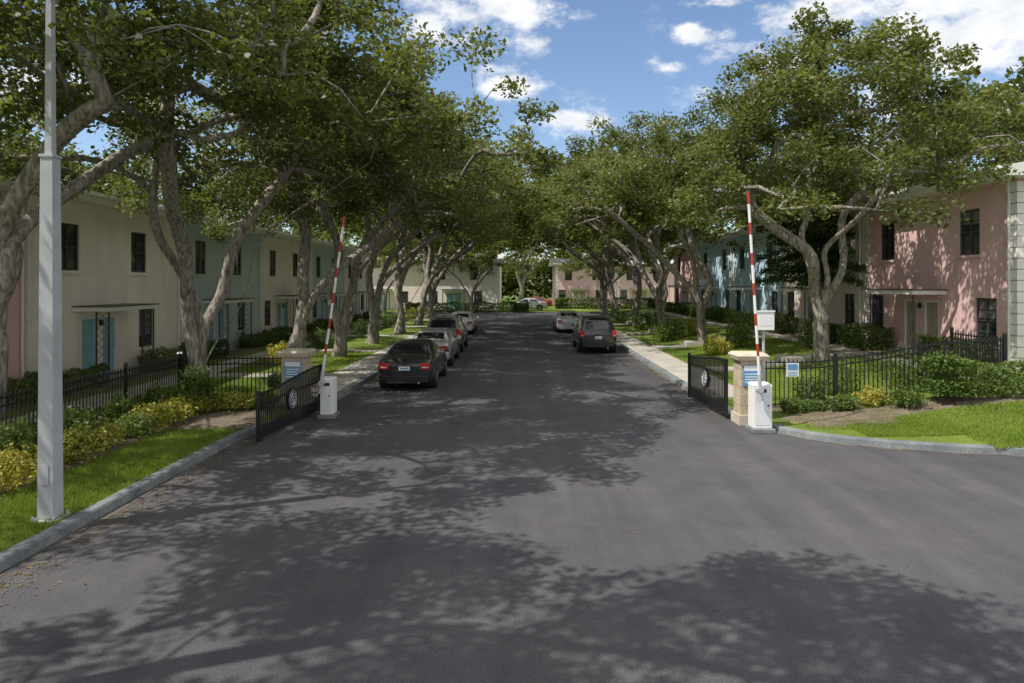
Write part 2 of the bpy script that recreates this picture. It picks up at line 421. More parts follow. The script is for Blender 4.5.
def norfolk(H=14.6):
    rng=np.random.default_rng(9)
    mb=MB(); mb.cyl((0,0,0),(0,0,H),0.2,0.02,10,M['bark'])
    C=[];
    z=3.2
    while z<H-0.2:
        f=(H-z)/(H-2.4); Lb=0.25+2.6*f**0.8
        nb=6; a0=rng.uniform(0,6)
        for k in range(nb):
            an=a0+2*math.pi*k/nb+rng.uniform(-.2,.2); L=Lb*rng.uniform(.6,1.2); zz=z+rng.uniform(-.22,.22); dr=rng.uniform(.15,.75)*f
            pts=[]
            for i in range(9):
                t=i/8; pts.append((L*t*math.cos(an),L*t*math.sin(an),zz-dr*t*t*1.3+0.12*t))
            for i in range(8): mb.cyl(pts[i],pts[i+1],0.03*(1-i/9)+.006,0.03*(1-(i+1)/9)+.006,4,M['bark'],False)
            n=int(250*L); t=rng.uniform(.10,1,n)
            side=rng.normal(0,1,n)*0.30*np.sin(np.pi*np.clip(t,0,.95))**.6
            cx=L*t*math.cos(an)-side*math.sin(an); cy=L*t*math.sin(an)+side*math.cos(an)
            cz=zz-dr*t*t*1.3+.12*t+rng.normal(0,.09,n)-abs(side)*.35
            C.append(np.stack([cx,cy,cz],1))
        z+=0.26+0.24*f
    C=np.concatenate(C)
    lm=np_mesh('norfolk_needles',leaves(rng,C,0.16,.34,0.2),4,M['darkleaf'],rng.uniform(0,1,len(C)))
    e=empty('norfolk_pine_tree',(13.4,31.2,0.6))
    mb.build('trunk_and_branches',e,True)
    o=bpy.data.objects.new('needles',lm); COL.objects.link(o); o.parent=e
norfolk()

# ------------------------------------------------------------------ ground
def sstep(a,b,x):
    t=max(0,min(1,(x-a)/(b-a))); return t*t*(3-2*t)
def H(x,y): return 0.13+0.60*sstep(7.2,12.3,x)*sstep(13.5,17.0,y)+ (0.02*math.sin(x*.9)*math.cos(y*.7)*sstep(13.5,15,y) if abs(x)>8 else 0)

mb=MB(); mb.quad((-1500,-1500,-0.03),(1500,-1500,-0.03),(1500,1500,-0.03),(-1500,1500,-0.03),M['ground']); mb.build('ground')
mb=MB()
mb.quad((-60,-40,0),(60,-40,0),(60,84,0),(-60,84,0),M['asphalt']); mb.build('asphalt_road')

def smooth_path(pts,it=3):
    for _ in range(it):
        q=[pts[0]]
        for a,b in zip(pts[:-1],pts[1:]):
            q.append((a[0]*.75+b[0]*.25,a[1]*.75+b[1]*.25)); q.append((a[0]*.25+b[0]*.75,a[1]*.25+b[1]*.75))
        q.append(pts[-1]); pts=q
    return pts
LK=smooth_path([(-6.1,-30),(-6.1,0),(-6.1,7),(-6.08,14),(-6.0,15.6),(-5.35,17.4),(-5.25,19),(-5.25,30),(-5.25,50),(-5.25,66),(-6.5,69),(-10,70),(-55,70)])
RK=smooth_path([(55,12.9),(14,13.1),(9.9,13.35),(7.3,14.1),(6.1,14.9),(5.45,16.4),(5.25,18.5),(5.25,30),(5.25,50),(5.25,66),(6.5,69),(10,70),(55,70)])
def kerb(path,side,name):
    mb=MB(); pts=[Vector((x,y)) for x,y in path]; prof=[(0.0,0.002),(0.02,0.115),(0.045,0.14),(0.19,0.145),(0.19,0.05)]
    rings=[]
    for i,p in enumerate(pts):
        t=(pts[min(i+1,len(pts)-1)]-pts[max(i-1,0)]).normalized(); n=Vector((-t.y,t.x))*side
        rings.append([(p.x+n.x*a,p.y+n.y*a,z) for a,z in prof])
    for r0,r1 in zip(rings[:-1],rings[1:]):
        for k in range(len(prof)-1): mb.quad(r0[k],r1[k],r1[k+1],r0[k+1],M['kerb'])
    mb.build(name)
    mb=MB(); g=[]
    for i,p in enumerate(pts):
        t=(pts[min(i+1,len(pts)-1)]-pts[max(i-1,0)]).normalized(); n=Vector((-t.y,t.x))*side
        w=0.10+0.06*math.sin(i*1.7)
        g.append(((p.x-n.x*w,p.y-n.y*w,0.005),(p.x+n.x*.01,p.y+n.y*.01,0.005)))
    for a,b in zip(g[:-1],g[1:]): mb.quad(a[0],b[0],b[1],a[1],M['gutter'])
    mb.build('gutter_strip')
kerb(LK,1,'kerb'); kerb(RK,-1,'kerb')
def yard(path,side,name):
    mb=MB(); pts=[Vector((x,y)) for x,y in path]
    rows=[]
    dense=[]
    for a,b in zip(pts[:-1],pts[1:]):
        n=max(1,int((b-a).length/1.0))
        for k in range(n): dense.append(a.lerp(b,k/n))
    dense.append(pts[-1])
    X=70*side
    def off(i):
        p=dense[i]; t=(dense[min(i+1,len(dense)-1)]-dense[max(i-1,0)]).normalized(); n=Vector((-t.y,t.x))*(1 if side<0 else -1)
        return p+n*0.18
    for i in range(len(dense)):
        p=off(i); row=[]
        us=[0,.005,.01,.02,.03,.045,.06,.075,.09,.105,.12,.14,.17,.22,.3,.5,1]
        for u in us:
            x=p.x+(X-p.x)*u; y=p.y
            row.append((x,y,H(x,y)))
        rows.append(row)
    for r0,r1 in zip(rows[:-1],rows[1:]):
        for k in range(len(r0)-1): mb.quad(r0[k],r1[k],r1[k+1],r0[k+1],M['lawn'])
    return mb.build(name)
yard(LK,-1,'lawn'); yard(RK,1,'lawn')
mb=MB(); mb.box(-60,60,76.5,150,-.02,0.13,M['lawn']); mb.build('lawn')
mb=MB(); mb.box(-60,60,76.3,76.49,-.01,0.15,M['kerb']); mb.build('kerb')

def patch(name,x0,x1,y0,y1,mat,dz=0.03,nx=12,ny=12,rag=0.0,seed=0):
    rg=random.Random(seed); mb=MB(); g=[]
    for j in range(ny+1):
        y=y0+(y1-y0)*j/ny; a=x0+rg.uniform(-rag,rag); b=x1+rg.uniform(-rag,rag); row=[]
        for i in range(nx+1):
            x=a+(b-a)*i/nx; yy=y+(rg.uniform(-rag,rag)*.6 if j in(0,ny) else 0)
            e=dz if 0<i<nx and 0<j<ny else dz-0.035
            row.append((x,yy,H(x,yy)+ (e if rag else dz)))
        g.append(row)
    for j in range(ny):
        for i in range(nx): mb.quad(g[j][i],g[j][i+1],g[j+1][i+1],g[j+1][i],mat)
    return mb.build(name)
def slabwalk(name,x0,x1,y0,y1,step=1.5,along='y'):
    mb=MB()
    if along=='y':
        y=y0
        while y<y1:
            h=max(H(x0,y),H(x1,y)); mb.box(x0,x1,y+.012,min(y+step,y1)-.012,h-.06,h+.022+random.Random(int(y*10)).uniform(-.004,.004),M['concrete']); y+=step
    else:
        x=x0
        while x<x1:
            h=max(H(x,y0),H(x+step,y0)); mb.box(x+.012,min(x+step,x1)-.012,y0,y1,h-.2,h+.02,M['concrete']); x+=step
    mb.build(name)
slabwalk('sidewalk',-6.75,-5.46,19.6,66)
slabwalk('sidewalk',5.46,6.75,19.4,66)
slabwalk('footpath',-12.2,-11.0,8,64)
slabwalk('footpath',12.4,13.3,19,64)
for yy in (23.5,32.5,41.5,50.5,59.5): 
    slabwalk('footpath',-11.0,-6.76,yy,yy+1.1,along='x')
    slabwalk('footpath',6.76,12.3,yy+1.4,yy+2.5,along='x')
patch('mulch_bed',-9.25,-7.85,-2,17.2,M['mulch'],.03,8,40,.07,1)
patch('mulch_bed',-7.85,-6.2,15.2,18.4,M['mulch'],.035,8,14,.08,2)
patch('mulch_bed',6.5,8.7,15.5,18.2,M['mulch'],.035,14,14,.30,3)
patch('mulch_bed',8.5,18,16.1,17.1,M['mulch'],.03,24,8,.10,4)
patch('mulch_bed',-14.3,-13.0,11,64,M['mulch'],.03,6,60,.08,5)
patch('mulch_bed',13.35,14.7,20.5,64,M['mulch'],.03,6,60,.08,6)
def litter():
    rng=np.random.default_rng(17); C=[]
    n=3800
    x=-5.9+rng.exponential(.20,n); y=rng.uniform(7,40,n); x=np.where(y>17.5,x+.75,x)
    C.append(np.stack([x,y,np.full(n,.012)],1))
    n=2600; x=5.15-rng.exponential(.22,n); y=rng.uniform(17,45,n); C.append(np.stack([x,y,np.full(n,.012)],1))
    n=500; x=rng.uniform(-5,5,n); y=rng.uniform(7,40,n); C.append(np.stack([x,y,np.full(n,.012)],1))
    n=2500; x=rng.uniform(-9.2,-7.7,n); y=rng.uniform(7,18,n); C.append(np.stack([x,y,np.full(n,.19)],1))
    n=1500; x=rng.uniform(6.5,12,n); y=rng.uniform(15.5,18,n); C.append(np.stack([x,y,np.array([H(a,b) for a,b in zip(x,y)])+.05],1))
    C=np.concatenate(C)
    me=np_mesh('fallen_leaves',leaves(rng,C,.045,.5,6),4,M['litter'],rng.uniform(0,1,len(C)))
    o=bpy.data.objects.new('fallen_leaves',me); COL.objects.link(o)
litter()

def blades(name,regions,n,h=0.055):
    rng=np.random.default_rng(3); V=[];T=[]
    for (x0,x1,y0,y1,w) in regions:
        k=int(n*w); x=rng.uniform(x0,x1,k); y=y0+(y1-y0)*rng.uniform(0,1,k)**1.4
        z=np.array([H(a,b) for a,b in zip(x,y)])
        an=rng.uniform(0,6.28,k); hh=h*rng.uniform(.5,1.4,k); wd=rng.uniform(.006,.014,k)
        lean=rng.normal(0,.35,(k,2))*hh[:,None]
        A=np.empty((k,3,3)); A[:,0]=np.stack([x-np.cos(an)*wd,y-np.sin(an)*wd,z-.01],1); A[:,1]=np.stack([x+np.cos(an)*wd,y+np.sin(an)*wd,z-.01],1)
        A[:,2]=np.stack([x+lean[:,0],y+lean[:,1],z+hh],1); V.append(A.reshape(-1,3)); T.append(rng.uniform(0,1,k)*.6+.2+.25*np.sin(x*2.3+y*1.1)*np.sin(y*1.7))
    me=np_mesh(name,np.concatenate(V),3,M['grassblade'],np.concatenate(T)); o=bpy.data.objects.new(name,me); COL.objects.link(o)
blades('grass',[(-7.85,-6.27,6.5,15.2,.31),(9.4,18,13.5,16.1,.26),(7.4,9.6,14.5,16,.06),(6.5,9.3,15.2,18.2,.03),(6.9,12.3,19,34,.2),(-11,-6.8,19.5,34,.14)],150000)

# ------------------------------------------------------------------ shrubs & hedges
def shrub(name,x,y,rx,ry,h,mat,n,size=.07,seed=0,shape='ball'):
    rng=np.random.default_rng(seed)
    z0=H(x,y)
    if shape=='ball':
        g=rng.normal(size=(n,3)); g/=np.linalg.norm(g,axis=1)[:,None]
        q=g*(rng.uniform(.2,1,n)**.5)[:,None]
        q*= (1+.18*np.sin(3*q[:,0]*3+seed)+.15*np.sin(7*q[:,1]+seed*2))[:,None]
        C=q*np.array([rx,ry,h/2])+np.array([x,y,z0+h*.5])
    else:
        q=rng.uniform(-1,1,(n,3)); k=rng.integers(0,3,n); s=rng.choice([-1,1],n); edge=rng.uniform(.75,1,n)
        m=rng.uniform(0,1,n)<.75
        for i in range(3):
            mm=m&(k==i); q[mm,i]=s[mm]*edge[mm]
        C=q*np.array([rx,ry,h/2]); wob=.10*np.sin(C[:,0]*2.1+seed)+.08*np.sin(C[:,1]*2.7+seed)+.05*np.sin(C[:,1]*7+C[:,0]*6)
        C[:,2]+=np.where(q[:,2]>0,wob,0); 
        if rx<ry: C[:,0]+=.07*np.sin(C[:,1]*4)*q[:,0]
        else: C[:,1]+=.07*np.sin(C[:,0]*4)*q[:,1]
        C+=np.array([x,y,z0+h*.5])
    C[:,2]=np.maximum(C[:,2],z0+.02)
    t=np.clip(.45+rng.normal(0,.2,n)+.25*np.sin(C[:,0]*3+C[:,1]*2.3),0,1)
    me=np_mesh(name,leaves(rng,C,size,.6,.3),4,mat,t)
    o=bpy.data.objects.new(name,me); COL.objects.link(o)
rg=random.Random(4)
yv=7.2
k=0
while yv<17.2:
    kind=[0,1,0,2,0,0,1][k%7]; xx=-8.25+rg.uniform(-.25,.2); sc=rg.uniform(.85,1.2)
    if kind==0: shrub('variegated_shrub',xx,yv,.45*sc,.5*sc,.58*sc,M['yellowleaf'],1800,.07,k)
    elif kind==1: shrub('shrub',xx-.25,yv,.38,.4,rg.uniform(.7,1.05),M['hedgeleaf'],1500,.085,k)
    else: shrub('shrub',xx,yv,.45*sc,.45*sc,.5*sc,M['hedgeleaf'],1500,.065,k)
    if k%2: shrub('shrub',-9.0,yv+.4,.3,.4,.75,M['hedgeleaf'],1300,.075,200+k)
    yv+=rg.uniform(.5,.9); k+=1
shrub('shrub',-8.2,17.3,.45,.45,1.15,M['hedgeleaf'],2200,.09,31)
shrub('variegated_shrub',-7.3,17.4,.5,.4,.5,M['yellowleaf'],1600,.07,32)
shrub('shrub',-6.7,17.6,.4,.4,.45,M['hedgeleaf'],1400,.07,33)
shrub('hedge',13.4,16.6,3.5,.5,.75,M['hedgeleaf'],16000,.085,40,'box')
for i,(x,y,r,h) in enumerate([(6.9,17.2,.35,.35),(7.5,17.4,.3,.3),(8.1,17.1,.35,.4),(8.9,17.2,.4,.45),(9.4,16.6,.4,.5),(7.9,18.6,.5,.7),(8.8,18.8,.6,1.0),(10.4,18.6,.7,1.1),(11.6,18.8,.6,.9)]):
    shrub('shrub',x,y,r,r,h,M['yellowleaf' if i==3 else 'hedgeleaf'],1500,.07,50+i)
for i in range(5):
    y0=20.8+9*i
    shrub('hedge',14.05,y0+1.4,.5,1.3,.85,M['hedgeleaf'],5000,.09,60+i,'box')
    shrub('hedge',14.05,y0+7.2,.5,1.4,.85,M['hedgeleaf'],5000,.09,70+i,'box')
for i in range(6):
    y0=10.9+9*i
    shrub('hedge',-13.6,y0+.9,.5,1.2,.6,M['hedgeleaf'],4500,.08,80+i,'box')
    shrub('hedge',-13.6,y0+7,.5,1.9,.6,M['hedgeleaf'],6000,.08,90+i,'box')
for i,(x,y,r,h) in enumerate([(8.6,30,.6,.8),(10,31,.7,1.1),(7.9,37.5,.6,.9),(8.6,38.4,.7,1.2),(10,39,.8,1.0),(8.2,46,.8,1.2),(9.4,47,.8,1.3),(8,55,.9,1.2),
        (-9.4,27,.6,.9),(-10,34,.7,1.0),(-9.4,41,.8,1.1),(-9.5,50,.8,1.2),(-8.9,58,.9,1.2),(-7.6,21.5,.35,.4),(12.0,28,.6,1.3),(11.4,35,.8,1.3)]):
    shrub('shrub',x,y,r,r,h,M['hedgeleaf' if i%4 else 'yellowleaf'],1600,.1,100+i)
shrub('hedge',-6,77.6,7,.6,1.1,M['hedgeleaf'],9000,.18,130,'box')
shrub('hedge',10,77.6,6,.6,1.2,M['hedgeleaf'],9000,.18,131,'box')

# ------------------------------------------------------------------ houses
def townhouse(loc,rotz,wall,door,z0=0.0,Wd=9.0,Dp=9.5,top=5.9,uw=(1.9,5.9),lw=(1.0,6.4),dr=(2.55,3.55),endL=False,endR=False,lattice=True):
    e=empty('townhouse_building',loc,rotz)
    sh=z0
    wm=MB()
    op=[]
    for u in uw: op.append((u-.52,u+.52,sh+3.7,sh+5.2,'w'))
    for u in lw: op.append((u-.5,u+.5,sh+.85,sh+2.3,'w'))
    for u in dr: op.append((u,u+.88,sh+.12,sh+2.15,'d'))
    us=sorted({0,Wd}|{o[0] for o in op}|{o[1] for o in op}); zs=sorted({-.3,sh+top}|{o[2] for o in op}|{o[3] for o in op})
    for a,b in zip(us[:-1],us[1:]):
        for c,d in zip(zs[:-1],zs[1:]):
            mu=(a+b)/2; mz=(c+d)/2
            if any(o[0]<mu<o[1] and o[2]<mz<o[3] for o in op): continue
            wm.quad((a,0,c),(b,0,c),(b,0,d),(a,0,d),wall)
    for (a,b,c,d,k) in op:
        r=.14
        wm.quad((a,0,c),(a,0,d),(a,r,d),(a,r,c),wall); wm.quad((b,0,c),(b,r,c),(b,r,d),(b,0,d),wall)
        wm.quad((a,0,d),(b,0,d),(b,r,d),(a,r,d),wall); wm.quad((a,0,c),(a,r,c),(b,r,c),(b,0,c),M['trimwhite'])
    T=sh+top
    wm.quad((0,0,-.3),(0,0,T),(0,Dp,T),(0,Dp,-.3),wall); wm.quad((Wd,0,-.3),(Wd,Dp,-.3),(Wd,Dp,T),(Wd,0,T),wall)
    wm.quad((0,Dp,-.3),(0,Dp,T),(Wd,Dp,T),(Wd,Dp,-.3),wall)
    wm.build('walls',e)
    wn=MB(); dd=MB()
    rr=random.Random(int(loc[1]*7+loc[0]))
    for (a,b,c,d,k) in op:
        if k=='w':
            wn.quad((a,.10,c),(b,.10,c),(b,.10,d),(a,.10,d),M['glass'])
            if rr.random()<.5:
                zz=d-(d-c)*rr.uniform(.3,.8); wn.quad((a+.05,.096,zz),(b-.05,.096,zz),(b-.05,.096,d-.04),(a+.05,.096,d-.04),M['blind'])
            f=.06
            wn.box(a,a+f,.05,.13,c,d,M['bronze']); wn.box(b-f,b,.05,.13,c,d,M['bronze'])
            wn.box(a+f,b-f,.05,.13,d-f,d,M['bronze']); wn.box(a+f,b-f,.05,.13,c,c+f,M['bronze'])
            m=(a+b)/2; wn.box(m-.025,m+.025,.06,.12,c+f,d-f,M['bronze'])
            for t in (.25,.5,.75):
                zz=c+(d-c)*t; hw=.022 if t==.5 else .012
                wn.box(a+f,m-.026,.065,.115,zz-hw,zz+hw,M['bronze']); wn.box(m+.026,b-f,.065,.115,zz-hw,zz+hw,M['bronze'])
            wn.box(a-.08,b+.08,-.07,.045,c-.09,c-.003,wall)
        else:
            dd.box(a+.06,b-.06,.06,.11,c+.02,d-.06,door)
            dd.box(a,a+.06,.0,.13,c,d,M['trimwhite']); dd.box(b-.06,b,.0,.13,c,d,M['trimwhite']); dd.box(a+.06,b-.06,.0,.13,d-.06,d,M['trimwhite'])
            for (p,q) in ((.15,.85),(1.0,1.45),(1.55,1.85)):
                dd.box(a+.16,(a+b)/2-.03,.045,.062,c+p,c+q,door); dd.box((a+b)/2+.03,b-.16,.045,.062,c+p,c+q,door)
            dd.cyl((b-.14,.06,c+1.0),(b-.14,.0,c+1.0),.03,.03,8,M['rim'])
            dd.box(a-.1,b+.1,-.5,-.02,sh-.2,c-.0,M['concrete'])
    wn.build('windows',e); dd.build('doors',e)
    c0=dr[0]-.45; c1=dr[1]+.88+.45; cn=MB(); zc=sh+2.38
    cn.box(c0,c1,-1.2,-.003,zc,zc+.14,M['white']); cn.box(c0-.05,c1+.05,-1.25,-.004,zc+.141,zc+.18,M['bronze'])
    for u in (c0+.1,c1-.1):
        for yy in ((-1.12,-.72) if lattice else (-1.12,)):
            cn.box(u-.022,u+.022,yy-.022,yy+.022,sh-.1,zc,M['bronze'])
        if lattice:
            for i in range(9):
                z=sh+.1+i*.25
                cn.cyl((u,-1.1,z),(u,-.74,z+.25),.008,.008,4,M['bronze']); cn.cyl((u,-.74,z),(u,-1.1,z+.25),.008,.008,4,M['bronze'])
    mu=(dr[0]+dr[1]+.88)/2
    cn.box(mu-.05,mu+.05,-.1,-.003,sh+1.85,sh+2.05,M['black'])
    cn.build('entry_canopy',e)
    q=MB(); i=0; z=sh-.1
    while z<T-.1:
        w=.42 if i%2 else .28
        z1=min(z+.30,T-.02)
        q.box(-.001 if not endL else -.04,w,-.045,-.003,z,z1,M['trimwhite']); 
        if endR: q.box(Wd-w,Wd+.04,-.045,-.003,z,z1,M['trimwhite'])
        if endR: q.box(Wd+.003,Wd+.04,-.002,w,z,z1,M['trimwhite'])
        if endL: q.box(-.04,-.003,-.002,w,z,z1,M['trimwhite'])
        z+=.33; i+=1
    q.cyl((Wd-.25,-.08,sh),(Wd-.25,-.08,T),.04,.04,8,M['trimwhite'])
    q.build('quoins_and_downspout',e)
    rf=MB(); a=-.6 if endL else 0; b=Wd+.6 if endR else Wd; f=-.75
    rf.box(a,b,f,Dp+.6,T,T+.06,M['trimwhite'])
    rf.box(a,b,f-.03,f+.03,T+.061,T+.30,M['trimwhite'])
    rf.box(a,b,f-.12,f-.031,T+.19,T+.31,M['white'])
    rid=Dp/2; zr=T+1.15
    rf.quad((a,f-.05,T+.302),(b,f-.05,T+.302),(b,rid,zr),(a,rid,zr),M['roof']); rf.quad((a,rid,zr),(b,rid,zr),(b,Dp+.6,T+.302),(a,Dp+.6,T+.302),M['roof'])
    for (u,s) in ((a,endL),(b,endR)):
        i=len(rf.v); rf.v+=[(u,f-.05,T+.06),(u,Dp+.6,T+.06),(u,Dp+.6,T+.30),(u,rid,zr-.002),(u,f-.05,T+.30)]
        rf.f.append((i,i+1,i+2,i+3,i+4)); rf.m.append(rf.mi(M['trimwhite']))
    rf.cyl((Wd*.4,2.5,T+.3),(Wd*.4,2.5,T+1.3),.06,.06,8,M['galv'])
    rf.build('roof',e)
    return e
cols=['pink','cream','sage','cream','sage','ivory']
y=10.9
for i,c in enumerate(cols):
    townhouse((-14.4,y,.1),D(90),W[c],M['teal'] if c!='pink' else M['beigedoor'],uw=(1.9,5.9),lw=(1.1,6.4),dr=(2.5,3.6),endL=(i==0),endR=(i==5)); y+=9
cols=['pink','cream','blue','blue','pink']
y=29.3
for i,c in enumerate(cols):
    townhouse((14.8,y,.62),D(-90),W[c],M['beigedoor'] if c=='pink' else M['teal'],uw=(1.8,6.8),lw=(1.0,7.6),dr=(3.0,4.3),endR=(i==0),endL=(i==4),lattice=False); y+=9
for i,(x,c) in enumerate([(-29.5,'ivory'),(-20.5,'cream'),(-11.5,'ivory')]):
    townhouse((x,83,.1),0,W[c],M['teal'],endL=(i==0),endR=(i==2))
for i,(x,c) in enumerate([(5.2,'pink'),(14.2,'pink')]):
    townhouse((x,100,.1),0,W[c],M['beigedoor'],endL=(i==0),endR=(i==1))

# ------------------------------------------------------------------ fences and gates
def fence(p0,p1,h=1.15,name='iron_fence'):
    e=MB(); p0=Vector(p0); p1=Vector(p1); L=(p1-p0).length; t=(p1-p0)/L; K=M['black']
    def P(s,z): q=p0+t*s; return (q.x,q.y,H(q.x,q.y)+z)
    n=max(1,round(L/2.4))
    for i in range(n+1):
        s=L*i/n; x,y,z=P(s,0); e.tbox(x,y,z-.1,z+h+.10,.07,.07,K); e.tbox(x,y,z+h+.101,z+h+.15,.095,.02,K)
    m=int(L/.115)
    for i in range(m):
        s=(i+.5)*L/m; x,y,z=P(s,0); e.tbox(x,y,z+.06,z+h,.022,.022,K); e.tbox(x,y,z+h,z+h+.05,.022,.002,K)
    seg=max(1,int(L/.6))
    for i in range(seg):
        for zz in (.12,h-.2,h-.05):
            e.cyl(P(L*i/seg,zz),P(L*(i+1)/seg,zz),.024,.024,4,K)
    return e.build(name)
fence((-9.35,-4),(-9.35,18.7),1.25); fence((-9.3,18.75),(-6.5,18.75),1.25)
fence((6.0,17.75),(12.6,17.75),1.25); fence((12.65,17.8),(12.65,20.0),1.25)

def gate(p0,p1,h,name='iron_gate'):
    e=MB(); p0=Vector(p0); p1=Vector(p1); L=(p1-p0).length; K=M['black']
    def tb(x0,x1,z0,z1,w=.05,mat=K): e.box(x0,x1,-w/2,w/2,z0,z1,mat)
    tb(0,.07,.03,h+.12,.07); tb(L-.07,L,.03,h-.02,.07)
    tb(.07,L-.07,.08,.14); tb(.07,L-.07,.30,.34); tb(.07,L-.07,h-.32,h-.28)
    def top(x): u=x/L; return h+.10*math.cos(math.pi*u)+.0
    N=18
    for i in range(N):
        x0=L*i/N;x1=L*(i+1)/N; e.cyl((x0,0,top(x0)),(x1,0,top(x1)),.028,.028,6,K)
    m=int(L/.095)
    for i in range(1,m):
        x=i*L/m; e.box(x-.011,x+.011,-.011,.011,.1,top(x),K)
    tb(.07,L-.07,.141,.299,.02)
    cx=L*.52; cz=h*.58
    for yy in(-1,1):
        e.cyl((cx,yy*.02,cz),(cx,yy*.035,cz),.26,.26,28,K)
        for i in range(20):
            a=2*math.pi*i/20;b=2*math.pi*(i+1)/20
            e.cyl((cx+.2*math.cos(a),yy*.04,cz+.2*math.sin(a)),(cx+.2*math.cos(b),yy*.04,cz+.2*math.sin(b)),.008,.008,5,M['galv'])
        for i in range(9):
            a=math.pi*(.65+1.7*i/8); r=.11
            e.cyl((cx+r*math.cos(a),yy*.04,cz+r*math.sin(a)),(cx+(r+.045)*math.cos(a+.5),yy*.04,cz+(r+.045)*math.sin(a+.5)),.012,.008,5,M['signwhite'])
        e.cyl((cx,yy*.04,cz-.09),(cx,yy*.04,cz+.07),.010,.010,5,M['signwhite'])
    d=p1-p0
    return e.build(name,loc=(p0.x,p0.y,0.03),rotz=math.atan2(d.y,d.x))
gate((-5.22,17.9),(-5.5,14.3),1.12)
gate((5.15,17.0),(4.95,20.0),1.35)

def pillar(x,y,h,w=.62,z=0.1):
    e=empty('stone_gate_pillar',(x,y,z)); b=MB()
    b.tbox(0,0,-.1,.14,w+.1,w+.1,M['stonecap'])
    n=6; hh=(h-.14-.17)/n
    for i in range(n):
        z0=.14+i*hh
        b.tbox(0,0,z0+.006,z0+hh-.006,w,w,M['stone'])
        b.tbox(0,0,z0-.004,z0+.006,w-.02,w-.02,M['stonecap'])
    b.build('shaft',e,bevel=.012)
    c=MB(); c.tbox(0,0,h-.17,h-.07,w+.16,w+.22,M['stonecap']); c.tbox(0,0,h-.069,h,w+.24,w+.10,M['stonecap']); c.build('cap',e,bevel=.012)
    s=MB(); f=-w/2
    s.box(-.22,.22,f-.03,f-.004,h-.78,h-.28,M['signblue'])
    s.box(-.20,.20,f-.034,f-.031,h-.42,h-.30,M['signwhite'])
    for i in range(4): s.box(-.18,.18-.05*(i%2),f-.034,f-.031,h-.51-i*.065,h-.485-i*.065,M['signwhite'])
    s.build('sign_plate',e)
pillar(-6.05,18.5,1.5,.62); pillar(5.55,16.6,1.62,.55)

def barrier(x,y,h,armlen,lean,name='barrier_gate',w=.42,zb=0.02):
    e=empty(name,(x,y,zb)); b=MB()
    b.box(-w/2-.06,w/2+.06,-.27,.27,-.02,.08,M['kerb'])
    b.box(-w/2,w/2,-.2,.2,.081,h-.06,M['white']); b.tbox(0,0,h-.06,h,w+.03,w-.04,M['white'],.43,.34)
    b.build('cabinet',e,bevel=.015)
    d=MB(); d.box(-w/2+.05,w/2-.05,-.206,-.202,.16,h-.25,M['signwhite']); d.cyl((w/2-.09,-.2,h*.55),(w/2-.09,-.225,h*.55),.02,.02,8,M['black'])
    d.box(-.08,.08,-.207,-.203,h-.2,h-.12,M['black']); d.build('access_door',e)
    a=MB(); p=Vector((-.10,-.3,h-.12)); dr=Vector((math.sin(lean),0,math.cos(lean)))
    a.cyl((-.10,-.19,h-.12),(-.10,-.36,h-.12),.07,.07,12,M['galv'])
    q0=p-dr*.25; a.cyl(q0,p+dr*.35,.05,.045,8,M['galv'])
    n=6
    for i in range(n):
        s0=.35+(armlen-.35)*i/n; s1=.35+(armlen-.35)*(i+1)/n
        mid=s0+(s1-s0)*.6
        a.cyl(p+dr*s0,p+dr*mid,.032,.032,8,M['white']); a.cyl(p+dr*mid,p+dr*s1,.032,.032,8,M['red'])
    a.build('arm',e)
barrier(5.5,15.65,1.1,4.45,D(-3.5)); barrier(-4.85,17.3,1.0,4.2,D(8),w=.32)

e=empty('street_lamp',(-6.5,9.45,H(-6.5,9.4)))
b=MB(); b.tbox(0,0,-.05,.03,.36,.36,M['galv']); b.tbox(0,0,.03,5.0,.22,.17,M['galv'],.22,.17); b.tbox(0,0,5.0,5.04,.20,.20,M['galv']); b.tbox(0,0,5.04,8.3,.10,.07,M['galv'])
for sx in(-1,1):
    for sy in(-1,1): b.cyl((sx*.145,sy*.145,.03),(sx*.145,sy*.145,.08),.02,.02,6,M['galv'])
b.box(-.05,.05,-.118,-.112,.5,.78,M['galv'])
b.build('post',e,bevel=.012)
h=MB(); h.cyl((0,0,8.2),(.9,0,8.35),.03,.03,8,M['galv']); h.box(.8,1.4,-.16,.16,8.3,8.44,M['galv']); h.box(.85,1.35,-.12,.12,8.285,8.299,M['headlight']); h.build('lamp_head',e)
e=empty('equipment_box_on_post',(6.1,17.1,.13)); b=MB()
b.cyl((0,0,-.05),(0,0,2.5),.035,.035,10,M['galv']); b.box(-.22,.22,-.14,-.036,2.1,2.55,M['white']); b.box(-.24,.24,-.16,-.03,2.552,2.58,M['white']); b.box(-.15,.15,-.145,-.141,2.2,2.45,M['signwhite'])
b.build('post_and_box',e,bevel=.006)
e=empty('fence_sign',(7.05,17.66,.13)); b=MB(); b.box(-.16,.16,-.01,.005,.85,1.2,M['signwhite']); b.box(-.13,.13,-.014,-.011,1.02,1.17,M['signblue']); 
for i in range(3): b.box(-.12,.12,-.014,-.011,.88+i*.04,.895+i*.04,M['signblue'])
b.build('plate',e)
